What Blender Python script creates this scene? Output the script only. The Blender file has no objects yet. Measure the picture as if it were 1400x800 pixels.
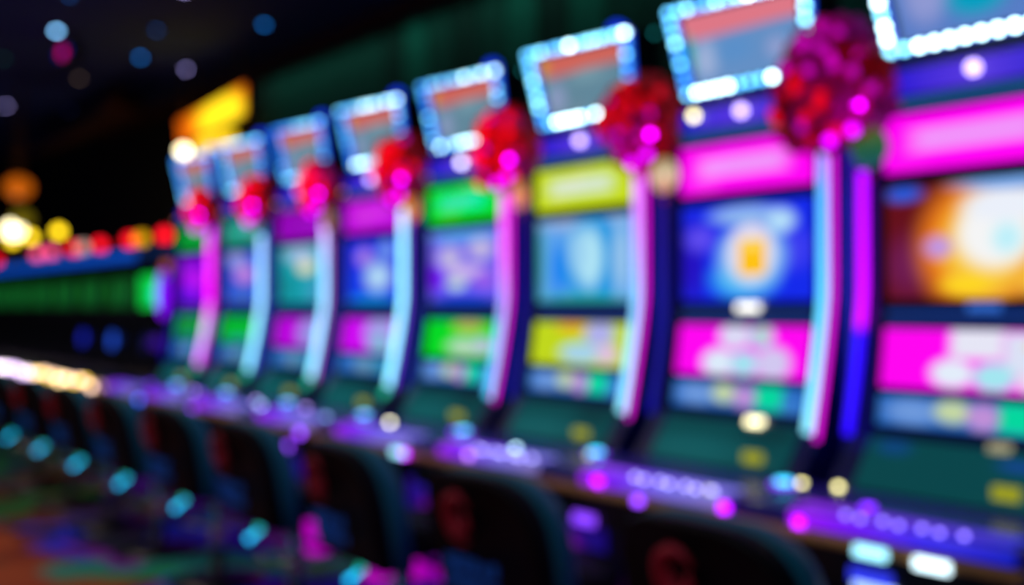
import bpy, bmesh, math, random
from mathutils import Vector, Matrix
random.seed(7)
R = math.radians
scene = bpy.context.scene
COL = scene.collection

# ------------------------------------------------------------------ camera
YAW, PIT = 0.661, 0.013
cd = bpy.data.cameras.new('camera')
cam = bpy.data.objects.new('camera', cd); COL.objects.link(cam)
cam.location = (1.417, -2.591, 1.2)
fw = Vector((-math.cos(YAW)*math.cos(PIT), math.sin(YAW)*math.cos(PIT), math.sin(PIT)))
cam.rotation_euler = fw.to_track_quat('-Z', 'Y').to_euler()
cd.sensor_width = 36.0
cd.lens = 1450/1400*36.0
cd.clip_start = 0.02
cd.dof.use_dof = True
cd.dof.focus_distance = 0.5            # focused on the air just in front of the lens
cd.dof.aperture_fstop = 3.5
scene.camera = cam

# ------------------------------------------------------------------ world, exposure
w = bpy.data.worlds.new('world'); scene.world = w; w.use_nodes = True
w.node_tree.nodes['Background'].inputs[0].default_value = (0.05, 0.12, 0.35, 1)
w.node_tree.nodes['Background'].inputs[1].default_value = 0.2
scene.view_settings.view_transform = 'Standard'
scene.view_settings.look = 'None'
scene.view_settings.exposure = 0.0
scene.view_settings.gamma = 1.0
scene.view_settings.use_curve_mapping = False
scene.cycles.max_bounces = 4
scene.cycles.sample_clamp_indirect = 4.0
scene.cycles.use_denoising = True

def area(name, loc, size, energy, color, rot=(0, 0, 0), spread=180):
    l = bpy.data.lights.new(name, 'AREA'); l.energy = energy; l.color = color
    l.shape = 'RECTANGLE'; l.size, l.size_y = size; l.spread = R(spread)
    o = bpy.data.objects.new(name, l); COL.objects.link(o); o.location = loc; o.rotation_euler = rot
    return o
# added fill lights for carpet and stools (their housings are built below)
area('aisle_fill', (-4.6, -2.6, 3.36), (3.0, 0.3), 42, (1.0, 0.8, 0.7))
area('aisle_fill', (0.2, -3.6, 3.36), (3.0, 0.3), 34, (0.75, 0.85, 1.0))
area('curtain_fill', (-2.9, 1.30, 3.25), (9.2, 0.05), 7, (0.3, 1.0, 0.85), (R(16), 0, 0), 120)  # green wash added to lift the curtain out of the dark

# ------------------------------------------------------------------ colours and materials
def lin(c):
    return tuple(((v/255)/12.92 if v/255 <= .04045 else ((v/255+.055)/1.055)**2.4) for v in c)

MATS = {}
def mat(name, color, rough=.5, metal=0.0, spec=.5, bump=None):
    if name in MATS: return MATS[name]
    m = bpy.data.materials.new(name); m.use_nodes = True
    nt = m.node_tree; b = nt.nodes['Principled BSDF']
    c = lin(color)
    b.inputs['Roughness'].default_value = rough
    b.inputs['Metallic'].default_value = metal
    b.inputs['Specular IOR Level'].default_value = spec
    tc = nt.nodes.new('ShaderNodeTexCoord')
    n = nt.nodes.new('ShaderNodeTexNoise'); n.inputs['Scale'].default_value = bump or 30
    nt.links.new(tc.outputs['Object'], n.inputs['Vector'])
    r = nt.nodes.new('ShaderNodeValToRGB')
    r.color_ramp.elements[0].color = (*[v*.75 for v in c], 1)
    r.color_ramp.elements[1].color = (*[min(1, v*1.2) for v in c], 1)
    nt.links.new(n.outputs['Fac'], r.inputs['Fac'])
    nt.links.new(r.outputs['Color'], b.inputs['Base Color'])
    if bump:
        bp = nt.nodes.new('ShaderNodeBump'); bp.inputs['Strength'].default_value = .25
        nt.links.new(n.outputs['Fac'], bp.inputs['Height']); nt.links.new(bp.outputs['Normal'], b.inputs['Normal'])
    MATS[name] = m
    return m

def glow(name, color, strength):
    """a lamp, lens, lit plastic, added glow or imitated reflection of one colour"""
    if name in MATS: return MATS[name]
    m = bpy.data.materials.new(name); m.use_nodes = True
    b = m.node_tree.nodes['Principled BSDF']
    c = lin(color)
    b.inputs['Base Color'].default_value = (*[v*.15 for v in c], 1)
    b.inputs['Emission Color'].default_value = (*c, 1)
    b.inputs['Emission Strength'].default_value = strength
    MATS[name] = m
    return m

def grad(name, stops, strength, z0, z1, axis=2):
    """an LED strip whose colour runs along it: stops = [(t, colour)]"""
    if name in MATS: return MATS[name]
    m = bpy.data.materials.new(name); m.use_nodes = True
    nt = m.node_tree; b = nt.nodes['Principled BSDF']
    b.inputs['Base Color'].default_value = (.02, .02, .02, 1)
    tc = nt.nodes.new('ShaderNodeTexCoord'); sx = nt.nodes.new('ShaderNodeSeparateXYZ')
    nt.links.new(tc.outputs['Object'], sx.inputs[0])
    mr = nt.nodes.new('ShaderNodeMapRange')
    mr.inputs['From Min'].default_value = z0; mr.inputs['From Max'].default_value = z1
    nt.links.new(sx.outputs[axis], mr.inputs['Value'])
    r = nt.nodes.new('ShaderNodeValToRGB')
    while len(r.color_ramp.elements) < len(stops): r.color_ramp.elements.new(.5)
    for e, (t, c) in zip(r.color_ramp.elements, stops):
        e.position = t
    for e, (t, c) in zip(r.color_ramp.elements, stops):
        e.color = (*lin(c), 1)
    nt.links.new(mr.outputs['Result'], r.inputs['Fac'])
    nt.links.new(r.outputs['Color'], b.inputs['Emission Color'])
    b.inputs['Emission Strength'].default_value = strength
    MATS[name] = m
    return m

def display(name, base, blobs, strength=1.0):
    """a lit screen: flat picture built from soft shapes in UV.
    blob = (u, v, ru, rv, colour, inner radius 0..1 [, 'r' for a rectangle])"""
    if name in MATS: return MATS[name]
    m = bpy.data.materials.new(name); m.use_nodes = True
    nt = m.node_tree; L = nt.links; b = nt.nodes['Principled BSDF']
    b.inputs['Base Color'].default_value = (.01, .01, .01, 1); b.inputs['Roughness'].default_value = .15
    tc = nt.nodes.new('ShaderNodeTexCoord')
    rgb = nt.nodes.new('ShaderNodeRGB'); rgb.outputs[0].default_value = (*lin(base), 1)
    cur = rgb.outputs[0]
    for bl in blobs:
        u, v, ru, rv, c, inner = bl[:6]
        rect = len(bl) > 6
        sub = nt.nodes.new('ShaderNodeVectorMath'); sub.operation = 'SUBTRACT'; sub.inputs[1].default_value = (u, v, 0)
        L.new(tc.outputs['UV'], sub.inputs[0])
        div = nt.nodes.new('ShaderNodeVectorMath'); div.operation = 'DIVIDE'; div.inputs[1].default_value = (ru, rv, 1)
        L.new(sub.outputs[0], div.inputs[0])
        if rect:
            ab = nt.nodes.new('ShaderNodeVectorMath'); ab.operation = 'ABSOLUTE'; L.new(div.outputs[0], ab.inputs[0])
            sp = nt.nodes.new('ShaderNodeSeparateXYZ'); L.new(ab.outputs[0], sp.inputs[0])
            mx = nt.nodes.new('ShaderNodeMath'); mx.operation = 'MAXIMUM'
            L.new(sp.outputs[0], mx.inputs[0]); L.new(sp.outputs[1], mx.inputs[1]); d = mx.outputs[0]
        else:
            ln = nt.nodes.new('ShaderNodeVectorMath'); ln.operation = 'LENGTH'; L.new(div.outputs[0], ln.inputs[0]); d = ln.outputs['Value']
        mr = nt.nodes.new('ShaderNodeMapRange'); mr.interpolation_type = 'SMOOTHSTEP'
        mr.inputs['From Min'].default_value = 1.0; mr.inputs['From Max'].default_value = min(inner, .98)
        L.new(d, mr.inputs['Value'])
        mix = nt.nodes.new('ShaderNodeMix'); mix.data_type = 'RGBA'
        L.new(mr.outputs['Result'], mix.inputs[0]); L.new(cur, mix.inputs[6]); mix.inputs[7].default_value = (*lin(c), 1)
        cur = mix.outputs[2]
    L.new(cur, b.inputs['Emission Color'])
    b.inputs['Emission Strength'].default_value = strength
    MATS[name] = m
    return m

# ------------------------------------------------------------------ mesh builder
class MB:
    def __init__(s): s.v = []; s.f = []
    def add(s, vs, fs):
        n = len(s.v); s.v += [tuple(p) for p in vs]; s.f += [tuple(i+n for i in f) for f in fs]; return s
    def box(s, x0, x1, y0, y1, z0, z1):
        return s.add([(x0,y0,z0),(x1,y0,z0),(x1,y1,z0),(x0,y1,z0),(x0,y0,z1),(x1,y0,z1),(x1,y1,z1),(x0,y1,z1)],
                     [(0,3,2,1),(4,5,6,7),(0,1,5,4),(1,2,6,5),(2,3,7,6),(3,0,4,7)])
    def hexa(s, front, back):
        """front: 4 points seen from -Y, counter-clockwise; back: the same behind them"""
        return s.add(list(front)+list(back), [(0,1,2,3),(7,6,5,4),(0,4,5,1),(1,5,6,2),(2,6,7,3),(3,7,4,0)])
    def prism(s, prof, x0, x1):
        n = len(prof)
        return s.add([(x0,y,z) for y,z in prof]+[(x1,y,z) for y,z in prof],
                     [tuple(range(n)), tuple(range(2*n-1, n-1, -1))]+[(i,i+n,(i+1)%n+n,(i+1)%n) for i in range(n)])
    def tube(s, pts, r, n=10, rs=None):
        pts = [Vector(p) for p in pts]; k = len(pts); vs = []; fs = []
        for i, p in enumerate(pts):
            t = (pts[min(i+1,k-1)]-pts[max(i-1,0)]).normalized()
            a = Vector((1,0,0)) if abs(t.x) < .9 else Vector((0,1,0))
            u = t.cross(a).normalized(); q = t.cross(u)
            rr = rs[i] if rs else r
            vs += [p+(u*math.cos(2*math.pi*j/n)+q*math.sin(2*math.pi*j/n))*rr for j in range(n)]
        for i in range(k-1):
            fs += [(i*n+j, i*n+(j+1)%n, (i+1)*n+(j+1)%n, (i+1)*n+j) for j in range(n)]
        fs += [tuple(range(n-1,-1,-1)), tuple(range((k-1)*n, k*n))]
        return s.add(vs, fs)
    def ball(s, c, r, n=10, m=6, sc=(1,1,1)):
        c = Vector(c); vs = [c+Vector((0,0,r*sc[2]))]; fs = []
        for i in range(1, m):
            a = math.pi*i/m
            vs += [c+Vector((r*sc[0]*math.sin(a)*math.cos(2*math.pi*j/n), r*sc[1]*math.sin(a)*math.sin(2*math.pi*j/n), r*sc[2]*math.cos(a))) for j in range(n)]
        vs.append(c-Vector((0,0,r*sc[2]))); e = len(vs)-1
        fs += [(0, 1+j, 1+(j+1)%n) for j in range(n)]
        for i in range(m-2):
            o = 1+i*n
            fs += [(o+j, o+n+j, o+n+(j+1)%n, o+(j+1)%n) for j in range(n)]
        o = 1+(m-2)*n
        fs += [(o+j, e, o+(j+1)%n) for j in range(n)]
        return s.add(vs, fs)
    def frame(s, x0, x1, z0, z1, t, y0, y1):
        s.box(x0,x1,y0,y1,z1-t,z1); s.box(x0,x1,y0,y1,z0,z0+t)
        s.box(x0,x0+t,y0,y1,z0+t,z1-t); return s.box(x1-t,x1,y0,y1,z0+t,z1-t)
    def mesh(s, name, smooth=False, bevel=0, uv=False):
        me = bpy.data.meshes.new(name); me.from_pydata([tuple(p) for p in s.v], [], s.f)
        bm = bmesh.new(); bm.from_mesh(me)
        bmesh.ops.recalc_face_normals(bm, faces=bm.faces)
        if bevel:
            bmesh.ops.bevel(bm, geom=[e for e in bm.edges if e.is_manifold and e.calc_face_angle(0) > .5], offset=bevel, segments=2, affect='EDGES', profile=.5)
        if uv:
            l = bm.loops.layers.uv.new('UVMap')
            xs = [v.co.x for v in bm.verts]; zs = [v.co.z for v in bm.verts]
            for f in bm.faces:
                for lp in f.loops:
                    lp[l].uv = ((lp.vert.co.x-min(xs))/(max(xs)-min(xs)), (lp.vert.co.z-min(zs))/(max(zs)-min(zs)))
        bm.to_mesh(me); bm.free()
        if smooth:
            for p in me.polygons: p.use_smooth = True
        return me

MESH = {}
def part(name, key, build, m, parent=None, loc=(0,0,0), rot=(0,0,0), scale=None, label=None, smooth=False, bevel=0, uv=False, kind=None):
    """one mesh object; alike pieces share mesh data through key"""
    k = (key, m.name)
    if k not in MESH:
        b = MB(); build(b)
        me = b.mesh(name, smooth, bevel, uv); me.materials.append(m); MESH[k] = me
    o = bpy.data.objects.new(name, MESH[k]); COL.objects.link(o)
    o.parent = parent; o.location = loc; o.rotation_euler = rot
    if scale: o.scale = scale
    if label: o['label'] = label
    if kind: o['kind'] = kind
    return o
def tag(o, label, cat, group=None):
    o['label'] = label; o['category'] = cat
    if group: o['group'] = group
    return o
def empty(name, loc, label, cat, group=None, rz=0):
    o = bpy.data.objects.new(name, None); COL.objects.link(o); o.location = loc; o.rotation_euler = (0,0,rz)
    o.empty_display_size = .1
    return tag(o, label, cat, group)
def struct(name, build, m, **k):
    return part(name, name, build, m, kind='structure', **k)

# ------------------------------------------------------------------ shared materials
navy    = mat('navy_lacquer', (20, 26, 90), .3)
black   = mat('black_plastic', (14, 15, 20), .35)
leather = mat('black_leather', (9, 10, 13), .55, spec=.15, bump=160)
teallit = mat('teal_lit_leather', (16, 115, 135), .5, spec=.3, bump=160)  # teal glow of the machines put into the leather colour
tealp   = mat('teal_keyboard_panel', (20, 110, 120), .4)
bluem   = mat('blue_side_metal', (30, 30, 190), .3, .2)
chrome  = mat('chrome', (200, 205, 210), .12, 1.0)
deckm   = mat('violet_gloss_deck', (70, 60, 170), .2)
tan     = mat('tan_reflection_tone', (215, 150, 80), .5)
gold    = mat('brass_trim', (170, 120, 50), .3, .9)
petal_r = mat('red_silk', (250, 15, 35), .7, bump=90)
petal_m = mat('magenta_silk', (240, 15, 190), .7, bump=90)
leafm   = mat('green_silk', (20, 90, 40), .7)
redpr   = mat('red_print', (175, 4, 38), .6)
bluepr  = mat('blue_print', (20, 120, 240), .6)
brown   = mat('dark_carved_wood', (80, 42, 22), .6, bump=12)
WB = [glow('bulb_%s' % n, c, s) for n, c, s in (('blue', (45, 140, 250), 2.2), ('sky', (80, 180, 250), 3.4), ('ice', (120, 215, 250), 4.4), ('white', (190, 240, 252), 8))]
WBN = [glow('near_bulb_%s' % n, c, s) for n, c, s in (('blue', (70, 165, 250), 3.6), ('sky', (100, 200, 250), 6), ('ice', (135, 225, 250), 8), ('white', (200, 245, 252), 14))]
halo   = glow('blue_edge_light', (15, 75, 250), .95)

# ------------------------------------------------------------------ setting
def carpet():
    m = bpy.data.materials.new('patterned_carpet'); m.use_nodes = True
    nt = m.node_tree; L = nt.links; b = nt.nodes['Principled BSDF']; b.inputs['Roughness'].default_value = .85
    tc = nt.nodes.new('ShaderNodeTexCoord')
    nz = nt.nodes.new('ShaderNodeTexNoise'); nz.inputs['Scale'].default_value = 1.6; L.new(tc.outputs['Object'], nz.inputs['Vector'])
    vm = nt.nodes.new('ShaderNodeVectorMath'); vm.operation = 'ADD'
    L.new(tc.outputs['Object'], vm.inputs[0]); L.new(nz.outputs['Color'], vm.inputs[1])
    vo = nt.nodes.new('ShaderNodeTexVoronoi'); vo.inputs['Scale'].default_value = 2.6; L.new(vm.outputs[0], vo.inputs['Vector'])
    sp = nt.nodes.new('ShaderNodeSeparateColor'); L.new(vo.outputs['Color'], sp.inputs[0])
    def ramp(cols):
        r = nt.nodes.new('ShaderNodeValToRGB'); r.color_ramp.interpolation = 'CONSTANT'
        while len(r.color_ramp.elements) < len(cols): r.color_ramp.elements.new(.5)
        for i, e in enumerate(r.color_ramp.elements): e.position = i/len(cols)
        for i, e in enumerate(r.color_ramp.elements): e.color = (*lin(cols[i]), 1)
        L.new(sp.outputs[0], r.inputs['Fac']); return r.outputs[0]
    border = ramp([(15,80,235), (0,175,75), (10,20,50), (25,50,250), (140,25,180), (25,165,140), (120,25,55)])
    greens = ramp([(0,120,45), (10,90,40), (90,60,30), (0,150,70), (20,40,120), (120,60,35)])
    aisle = ramp([(175,70,26), (150,55,22), (110,70,36), (185,82,32)])
    # the floral border runs beside the machines, the plain orange field fills the aisle
    sx = nt.nodes.new('ShaderNodeSeparateXYZ'); L.new(vm.outputs[0], sx.inputs[0])
    mr = nt.nodes.new('ShaderNodeMapRange'); mr.inputs['From Min'].default_value = -.75; mr.inputs['From Max'].default_value = -.6
    L.new(sx.outputs[1], mr.inputs['Value'])
    mg = nt.nodes.new('ShaderNodeMapRange'); mg.inputs['From Min'].default_value = -4.0; mg.inputs['From Max'].default_value = -4.6
    L.new(sx.outputs[0], mg.inputs['Value'])
    mb = nt.nodes.new('ShaderNodeMix'); mb.data_type = 'RGBA'
    L.new(mg.outputs[0], mb.inputs[0]); L.new(border, mb.inputs[6]); L.new(greens, mb.inputs[7]); border = mb.outputs[2]
    mx = nt.nodes.new('ShaderNodeMix'); mx.data_type = 'RGBA'
    L.new(mr.outputs[0], mx.inputs[0]); L.new(aisle, mx.inputs[6]); L.new(border, mx.inputs[7])
    L.new(mx.outputs[2], b.inputs['Base Color'])
    return m
struct('floor', lambda b: b.box(-16, 5, -6, 1.6, -.1, 0), carpet())
struct('ceiling', lambda b: b.box(-16, 5, -6, 1.6, 3.4, 3.5), mat('navy_ceiling', (38, 62, 150), .9))
struct('wall_back', lambda b: b.box(-16, 5, 1.55, 1.65, 0, 3.4), mat('dark_wall', (24, 28, 26), .8))
struct('wall_left', lambda b: b.box(-16.1, -16, -6, 1.6, 0, 3.4), mat('dark_wall', (24, 28, 26), .8))
struct('trim_1', lambda b: b.box(-12, 4.9, 1.42, 1.55, 3.27, 3.4), brown, label='brown wooden beam along the top of the curtain wall')

# curtain in separate pleated panels
def curtain_build(b):
    n = 36; vs = []
    for i in range(n+1):
        x = -.148+.296*i/n; y = .030*math.sin(i*.45)+.012*math.sin(i*2.3)
        vs += [(x, y, 0), (x, y, 3.0)]
    k = len(vs); vs += [(x, y+.006, z) for x, y, z in vs]
    fs = []
    for i in range(n):
        a = 2*i
        fs += [(a, a+2, a+3, a+1), (k+a, k+a+1, k+a+3, k+a+2)]
    b.add(vs, fs)
cm = [mat('teal_green_curtain', (14, 95, 78), .9), mat('deep_green_curtain', (7, 40, 30), .9), mat('mid_green_curtain', (10, 62, 50), .9)]
crnd = random.Random(5)
for i in range(38):
    x = -7.3+i*.3
    o = part('curtain_panel', 'curtain', curtain_build, cm[crnd.choice((0,1,2,2,1,2))], loc=(x, 1.46, .25), smooth=True)
    tag(o, 'pleated dark green curtain panel hanging on the wall behind the slot machines', 'curtain', 'green curtain panels behind the machines')

# ------------------------------------------------------------------ slot machines
def face_y(z):
    if z < .72: return -.15
    if z < .85: return -.15+(z-.72)/.13*.095
    if z < 1.2: return -.055+(z-.85)/.35*.055
    return 0.0
PROF = [(-.08,0),(-.08,.1),(-.11,.12),(-.11,.6),(-.13,.66),(-.15,.72),(-.055,.85),(0,1.2),(0,1.75),(.03,1.80),(.03,1.86),(.40,1.86),(.42,0)]
def slab(b, x0, x1, z0, z1, th=.012, off=.002):
    """a flat display lying on the machine's face"""
    ya, yb = face_y(z0)-off, face_y(z1)-off
    b.hexa([(x0,ya-th,z0),(x1,ya-th,z0),(x1,yb-th,z1),(x0,yb-th,z1)], [(x0,ya,z0),(x1,ya,z0),(x1,yb,z1),(x0,yb,z1)])
def strip_path(x, z0, z1, off=.02):
    n = 16
    return [(x, strip_y(z)-off, z) for z in [z0+(z1-z0)*i/n for i in range(n+1)]]
def strip_y(z):
    return -.075*max(0, (1.25-z)/.4)**1.3+ .02*max(0, (z-1.6)/.15)**2

SCREENS = {
 1: ((100,12,20), [(.10,.93,.16,.1,(30,90,220),.3),(.12,.3,.2,.4,(110,25,80),.1),(.52,.45,.42,.72,(235,120,15),.55),(.55,.45,.32,.6,(250,205,60),.4),(.30,.45,.12,.14,(190,150,230),.2),
      (.60,.55,.26,.38,(245,245,245),.5),(.66,.78,.3,.2,(235,240,250),.4),(.66,.5,.12,.2,(190,240,250),.2),(.7,.97,.42,.1,(120,170,235),.4),(.45,.12,.2,.12,(255,215,30),.3),(.85,.15,.2,.2,(250,190,60),.3)], 1.0),
 2: ((18,40,235), [(.08,.4,.16,.7,(35,10,190),.2),(.15,.65,.18,.2,(95,75,240),.2),(.5,.87,.36,.13,(140,180,238),.4),(.78,.78,.16,.18,(180,222,250),.3),(.9,.5,.15,.3,(60,60,240),.2),(.5,.22,.34,.28,(60,185,245),.3),(.56,.45,.33,.42,(140,200,245),.5),
      (.56,.48,.21,.35,(228,220,238),.7),(.57,.44,.105,.19,(255,195,10),.9,'r'),(.57,.56,.07,.06,(255,228,110),.4)], 1.0),
 3: ((95,165,235), [(.0,.5,.12,.9,(50,150,150),.2),(.25,.4,.14,.5,(20,130,240),.3),(.5,.95,.7,.12,(150,175,220),.3),(.62,.5,.34,.62,(10,150,225),.75),(.58,.52,.2,.5,(175,228,245),.4),(.45,.6,.14,.4,(150,205,240),.3),(.9,.5,.12,.6,(150,195,235),.3),(.5,.02,.7,.1,(40,165,160),.3)], 1.0),
 4: ((110,90,235), [(.5,.93,.7,.14,(85,160,235),.4),(.1,.35,.18,.3,(110,10,240),.4),(.3,.62,.25,.22,(190,180,225),.4),(.75,.72,.25,.2,(190,180,225),.4),(.55,.42,.4,.12,(210,185,235),.4),(.4,.25,.2,.12,(190,220,210),.3),(.8,.3,.2,.2,(150,90,235),.3),(.5,.02,.7,.14,(10,70,235),.4)], 1.0),
 5: ((30,45,225), [(.35,.72,.2,.2,(175,130,230),.3),(.75,.8,.2,.2,(110,150,235),.4),(.6,.4,.34,.32,(175,215,245),.3),(.2,.3,.2,.3,(10,60,230),.3),(.5,.05,.6,.12,(0,140,235),.3)], 1.0),
 6: ((20,160,175), [(.5,.85,.5,.2,(165,190,230),.3),(.62,.62,.26,.16,(235,230,190),.4),(.2,.3,.3,.4,(15,140,150),.3),(.85,.2,.3,.3,(60,150,190),.3)], 1.0),
 7: ((35,80,215), [(.35,.85,.4,.2,(160,165,230),.3),(.55,.55,.35,.22,(210,140,230),.4),(.5,.15,.5,.2,(70,110,210),.3)], .95),
 8: ((120,0,215), [(.5,.5,.45,.4,(190,20,235),.3),(.3,.2,.3,.2,(60,20,220),.3)], .95),
}
LOWER = {
 1: ((250,0,235), [(.52,.78,.17,.3,(225,225,240),.6,'r'),(.82,.62,.2,.42,(215,220,240),.6,'r'),(.40,.28,.15,.3,(222,232,245),.5),(.62,.25,.14,.3,(160,225,235),.5),(.85,.2,.16,.24,(230,215,235),.5),(.80,.75,.05,.1,(240,190,90),.3)], 1.05),
 2: ((250,0,235), [(.46,.8,.15,.32,(215,212,240),.6),(.66,.8,.12,.3,(170,205,225),.5),(.35,.25,.17,.36,(215,230,245),.5),(.55,.25,.14,.34,(160,220,235),.5),(.76,.28,.17,.42,(205,195,235),.5),(.68,.85,.05,.1,(210,200,140),.3)], 1.05),
 3: ((192,215,20), [(.42,.9,.25,.2,(235,170,40),.3),(.72,.75,.2,.4,(175,175,235),.5),(.55,.3,.3,.3,(165,210,235),.5),(.82,.3,.15,.3,(225,190,225),.4)], 1.0),
 4: ((0,215,30), [(.62,.85,.3,.2,(190,185,90),.4),(.6,.3,.35,.3,(185,215,190),.4),(.85,.35,.18,.3,(190,190,225),.4)], 1.0),
 5: ((205,0,240), [(.7,.6,.34,.6,(160,160,230),.5),(.75,.2,.3,.3,(120,190,215),.4)], 1.0),
 6: ((190,0,225), [(.8,.5,.35,.7,(150,150,230),.4)], .95),
 7: ((0,190,50), [(.6,.05,.6,.3,(30,160,160),.3)], .9),
 8: ((0,160,40), [(.5,.05,.6,.35,(40,140,150),.3)], .8),
}
BANNER = {1: ((250,0,235), (232,140,240)), 2: ((250,0,235), (232,140,240)), 3: ((190,212,15), (205,222,195)), 4: ((0,212,30), (0,222,165)),
          5: ((205,0,238), (225,50,240)), 6: ((165,0,205), (150,10,190)), 7: ((20,150,120), (40,180,165)), 8: ((0,160,45), (10,170,70))}
cyan_, ice_, mag_, pink_, lav_ = (70,195,240), (135,222,245), (250,0,240), (235,110,240), (190,175,235)
CORE = {1: [(0,ice_),(1,cyan_)], 2: [(0,ice_),(.4,(85,200,242)),(.75,(80,170,240)),(.95,(190,100,235)),(1,mag_)],
        3: [(0,ice_),(.4,(120,190,240)),(.75,(190,130,235)),(1,(235,110,240))], 4: [(0,cyan_),(.35,(130,165,238)),(.6,(220,110,238)),(1,mag_)],
        5: [(0,ice_),(.7,ice_),(1,(185,195,235))], 6: [(0,ice_),(.6,(130,195,238)),(.9,(205,160,235)),(1,(225,120,235))],
        7: [(0,ice_),(.7,(150,210,245)),(1,(150,190,245))], 8: [(0,(215,90,238)),(.25,(200,180,238)),(.45,mag_),(.75,(245,60,240)),(1,(190,0,250))]}
EDGE = {1: (mag_, 1.1), 2: (mag_, 1.3), 3: (mag_, 1.3), 4: (mag_, 1.3), 5: ((130,40,250), .9), 6: ((225,110,240), .9), 7: ((60,90,250), .9), 8: ((250,0,230), .9)}
WORDS = {1: 'rightmost slot machine, magenta header and a fiery orange and white screen, cut by the frame',
 2: 'slot machine with magenta header and blue screen showing a golden square in a white ring',
 3: 'slot machine with yellow-green header and pale blue screen with an oval ring',
 4: 'slot machine with bright green header and lavender blue screen, pink light tube beside it',
 5: 'slot machine with purple header and deep blue screen, long white light tube at its right',
 6: 'slot machine with teal screen and purple header under red flowers',
 7: 'slot machine with blue and pink screen, second from the far end of the lit row',
 8: 'farthest slot machine of the lit row, with purple screen and pink light tube'}
LAMPS = {  # small lit indicators on the deck: x, y, z, radius, material
 1: [(-.289,-.16,.012,'cream'),(-.07,-.354,.022,'violet')],
 2: [(.364,-.188,.011,'cream'),(.28,-.47,.008,'cream_dim')],
 3: [(.36,-.285,.011,'cream_dim'),(.075,-.365,.014,'ice')],
 4: [(-.132,-.28,.014,'warmwhite'),(.30,-.26,.01,'violet')],
 5: [(-.152,-.275,.014,'lilac'),(.268,-.393,.016,'icedim')],
 6: [(.327,-.377,.017,'icedim'),(.1,-.3,.016,'lilac')],
 7: [(.2,-.34,.016,'violet'),(.0,-.3,.014,'lilac')], 8: [(.1,-.32,.016,'violet')]}
LM = {'cream': glow('cream_lamp', (235,225,150), 7), 'cream_dim': glow('dim_cream_lamp', (190,190,140), 3.5), 'violet': glow('violet_lamp', (120,30,250), 4),
      'ice': glow('ice_lamp', (185,235,250), 7), 'icedim': glow('pale_blue_lamp', (150,195,245), 5), 'warmwhite': glow('warm_white_lamp', (240,235,200), 10),
      'lilac': glow('lilac_lamp', (180,150,240), 5), 'blue': glow('blue_lamp', (70,110,250), 4), 'magenta': glow('magenta_lamp', (235,0,250), 9),
      'cyan': glow('cyan_lamp', (20,170,240), 7), 'lavdot': glow('lavender_dot', (165,160,235), 5.5), 'lavdim': glow('lavender_dot_dim', (130,110,230), 4.5), 'ivory': glow('ivory_lamp', (240,232,205), 9)}
FRONT = {  # lit bars and lamps below the deck edge: x, z, width, height, material
 1: [(-.15,.69,.022,.02,'lamp_magenta'),(.03,.650,.075,.022,'bar_ice'),(.175,.650,.075,.022,'bar_white'),(.03,.597,.10,.028,'bar_blue'),(.04,.572,.10,.018,'bar_pale')],
 2: [(-.16,.575,.085,.03,'bar_violet'),(.061,.66,.022,.018,'lamp_violet'),(.37,.69,.022,.02,'lamp_magenta'),(-.10,.695,.03,.02,'lamp_magenta')],
 3: [(.01,.70,.022,.02,'lamp_lilac')],
 4: [(.334,.657,.085,.022,'bar_ice'),(.37,.657,.02,.022,'lamp_magenta')],
 5: [(.167,.585,.03,.026,'lamp_violet'),(.292,.655,.03,.026,'lamp_violet'),(-.227,.655,.03,.026,'lamp_blue')],
 6: [(-.18,.66,.03,.026,'lamp_violet')], 7: [(-.234,.655,.035,.03,'lamp_blue')], 8: []}
FM = {'bar_ice': glow('bar_ice', (150,225,248), 2.6), 'bar_white': glow('bar_white', (210,240,250), 3.2), 'bar_blue': glow('bar_blue', (50,60,245), 1.0), 'bar_pale': glow('bar_pale', (160,190,245), 2.0),
      'bar_violet': glow('bar_violet', (130,60,245), 1.7), 'lamp_violet': glow('front_violet', (140,60,245), 5), 'lamp_magenta': glow('front_magenta', (190,10,250), 5),
      'lamp_lilac': glow('front_lilac', (185,120,240), 4), 'lamp_blue': glow('front_blue', (60,100,250), 4)}
disc = lambda r: (lambda b: b.tube([(0,0,0),(0,0,.006),(0,0,.009)], r, 12, [r, r, r*.8]))
bulb_build = lambda b: b.ball((0,0,0), .0105, 8, 5)

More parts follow.
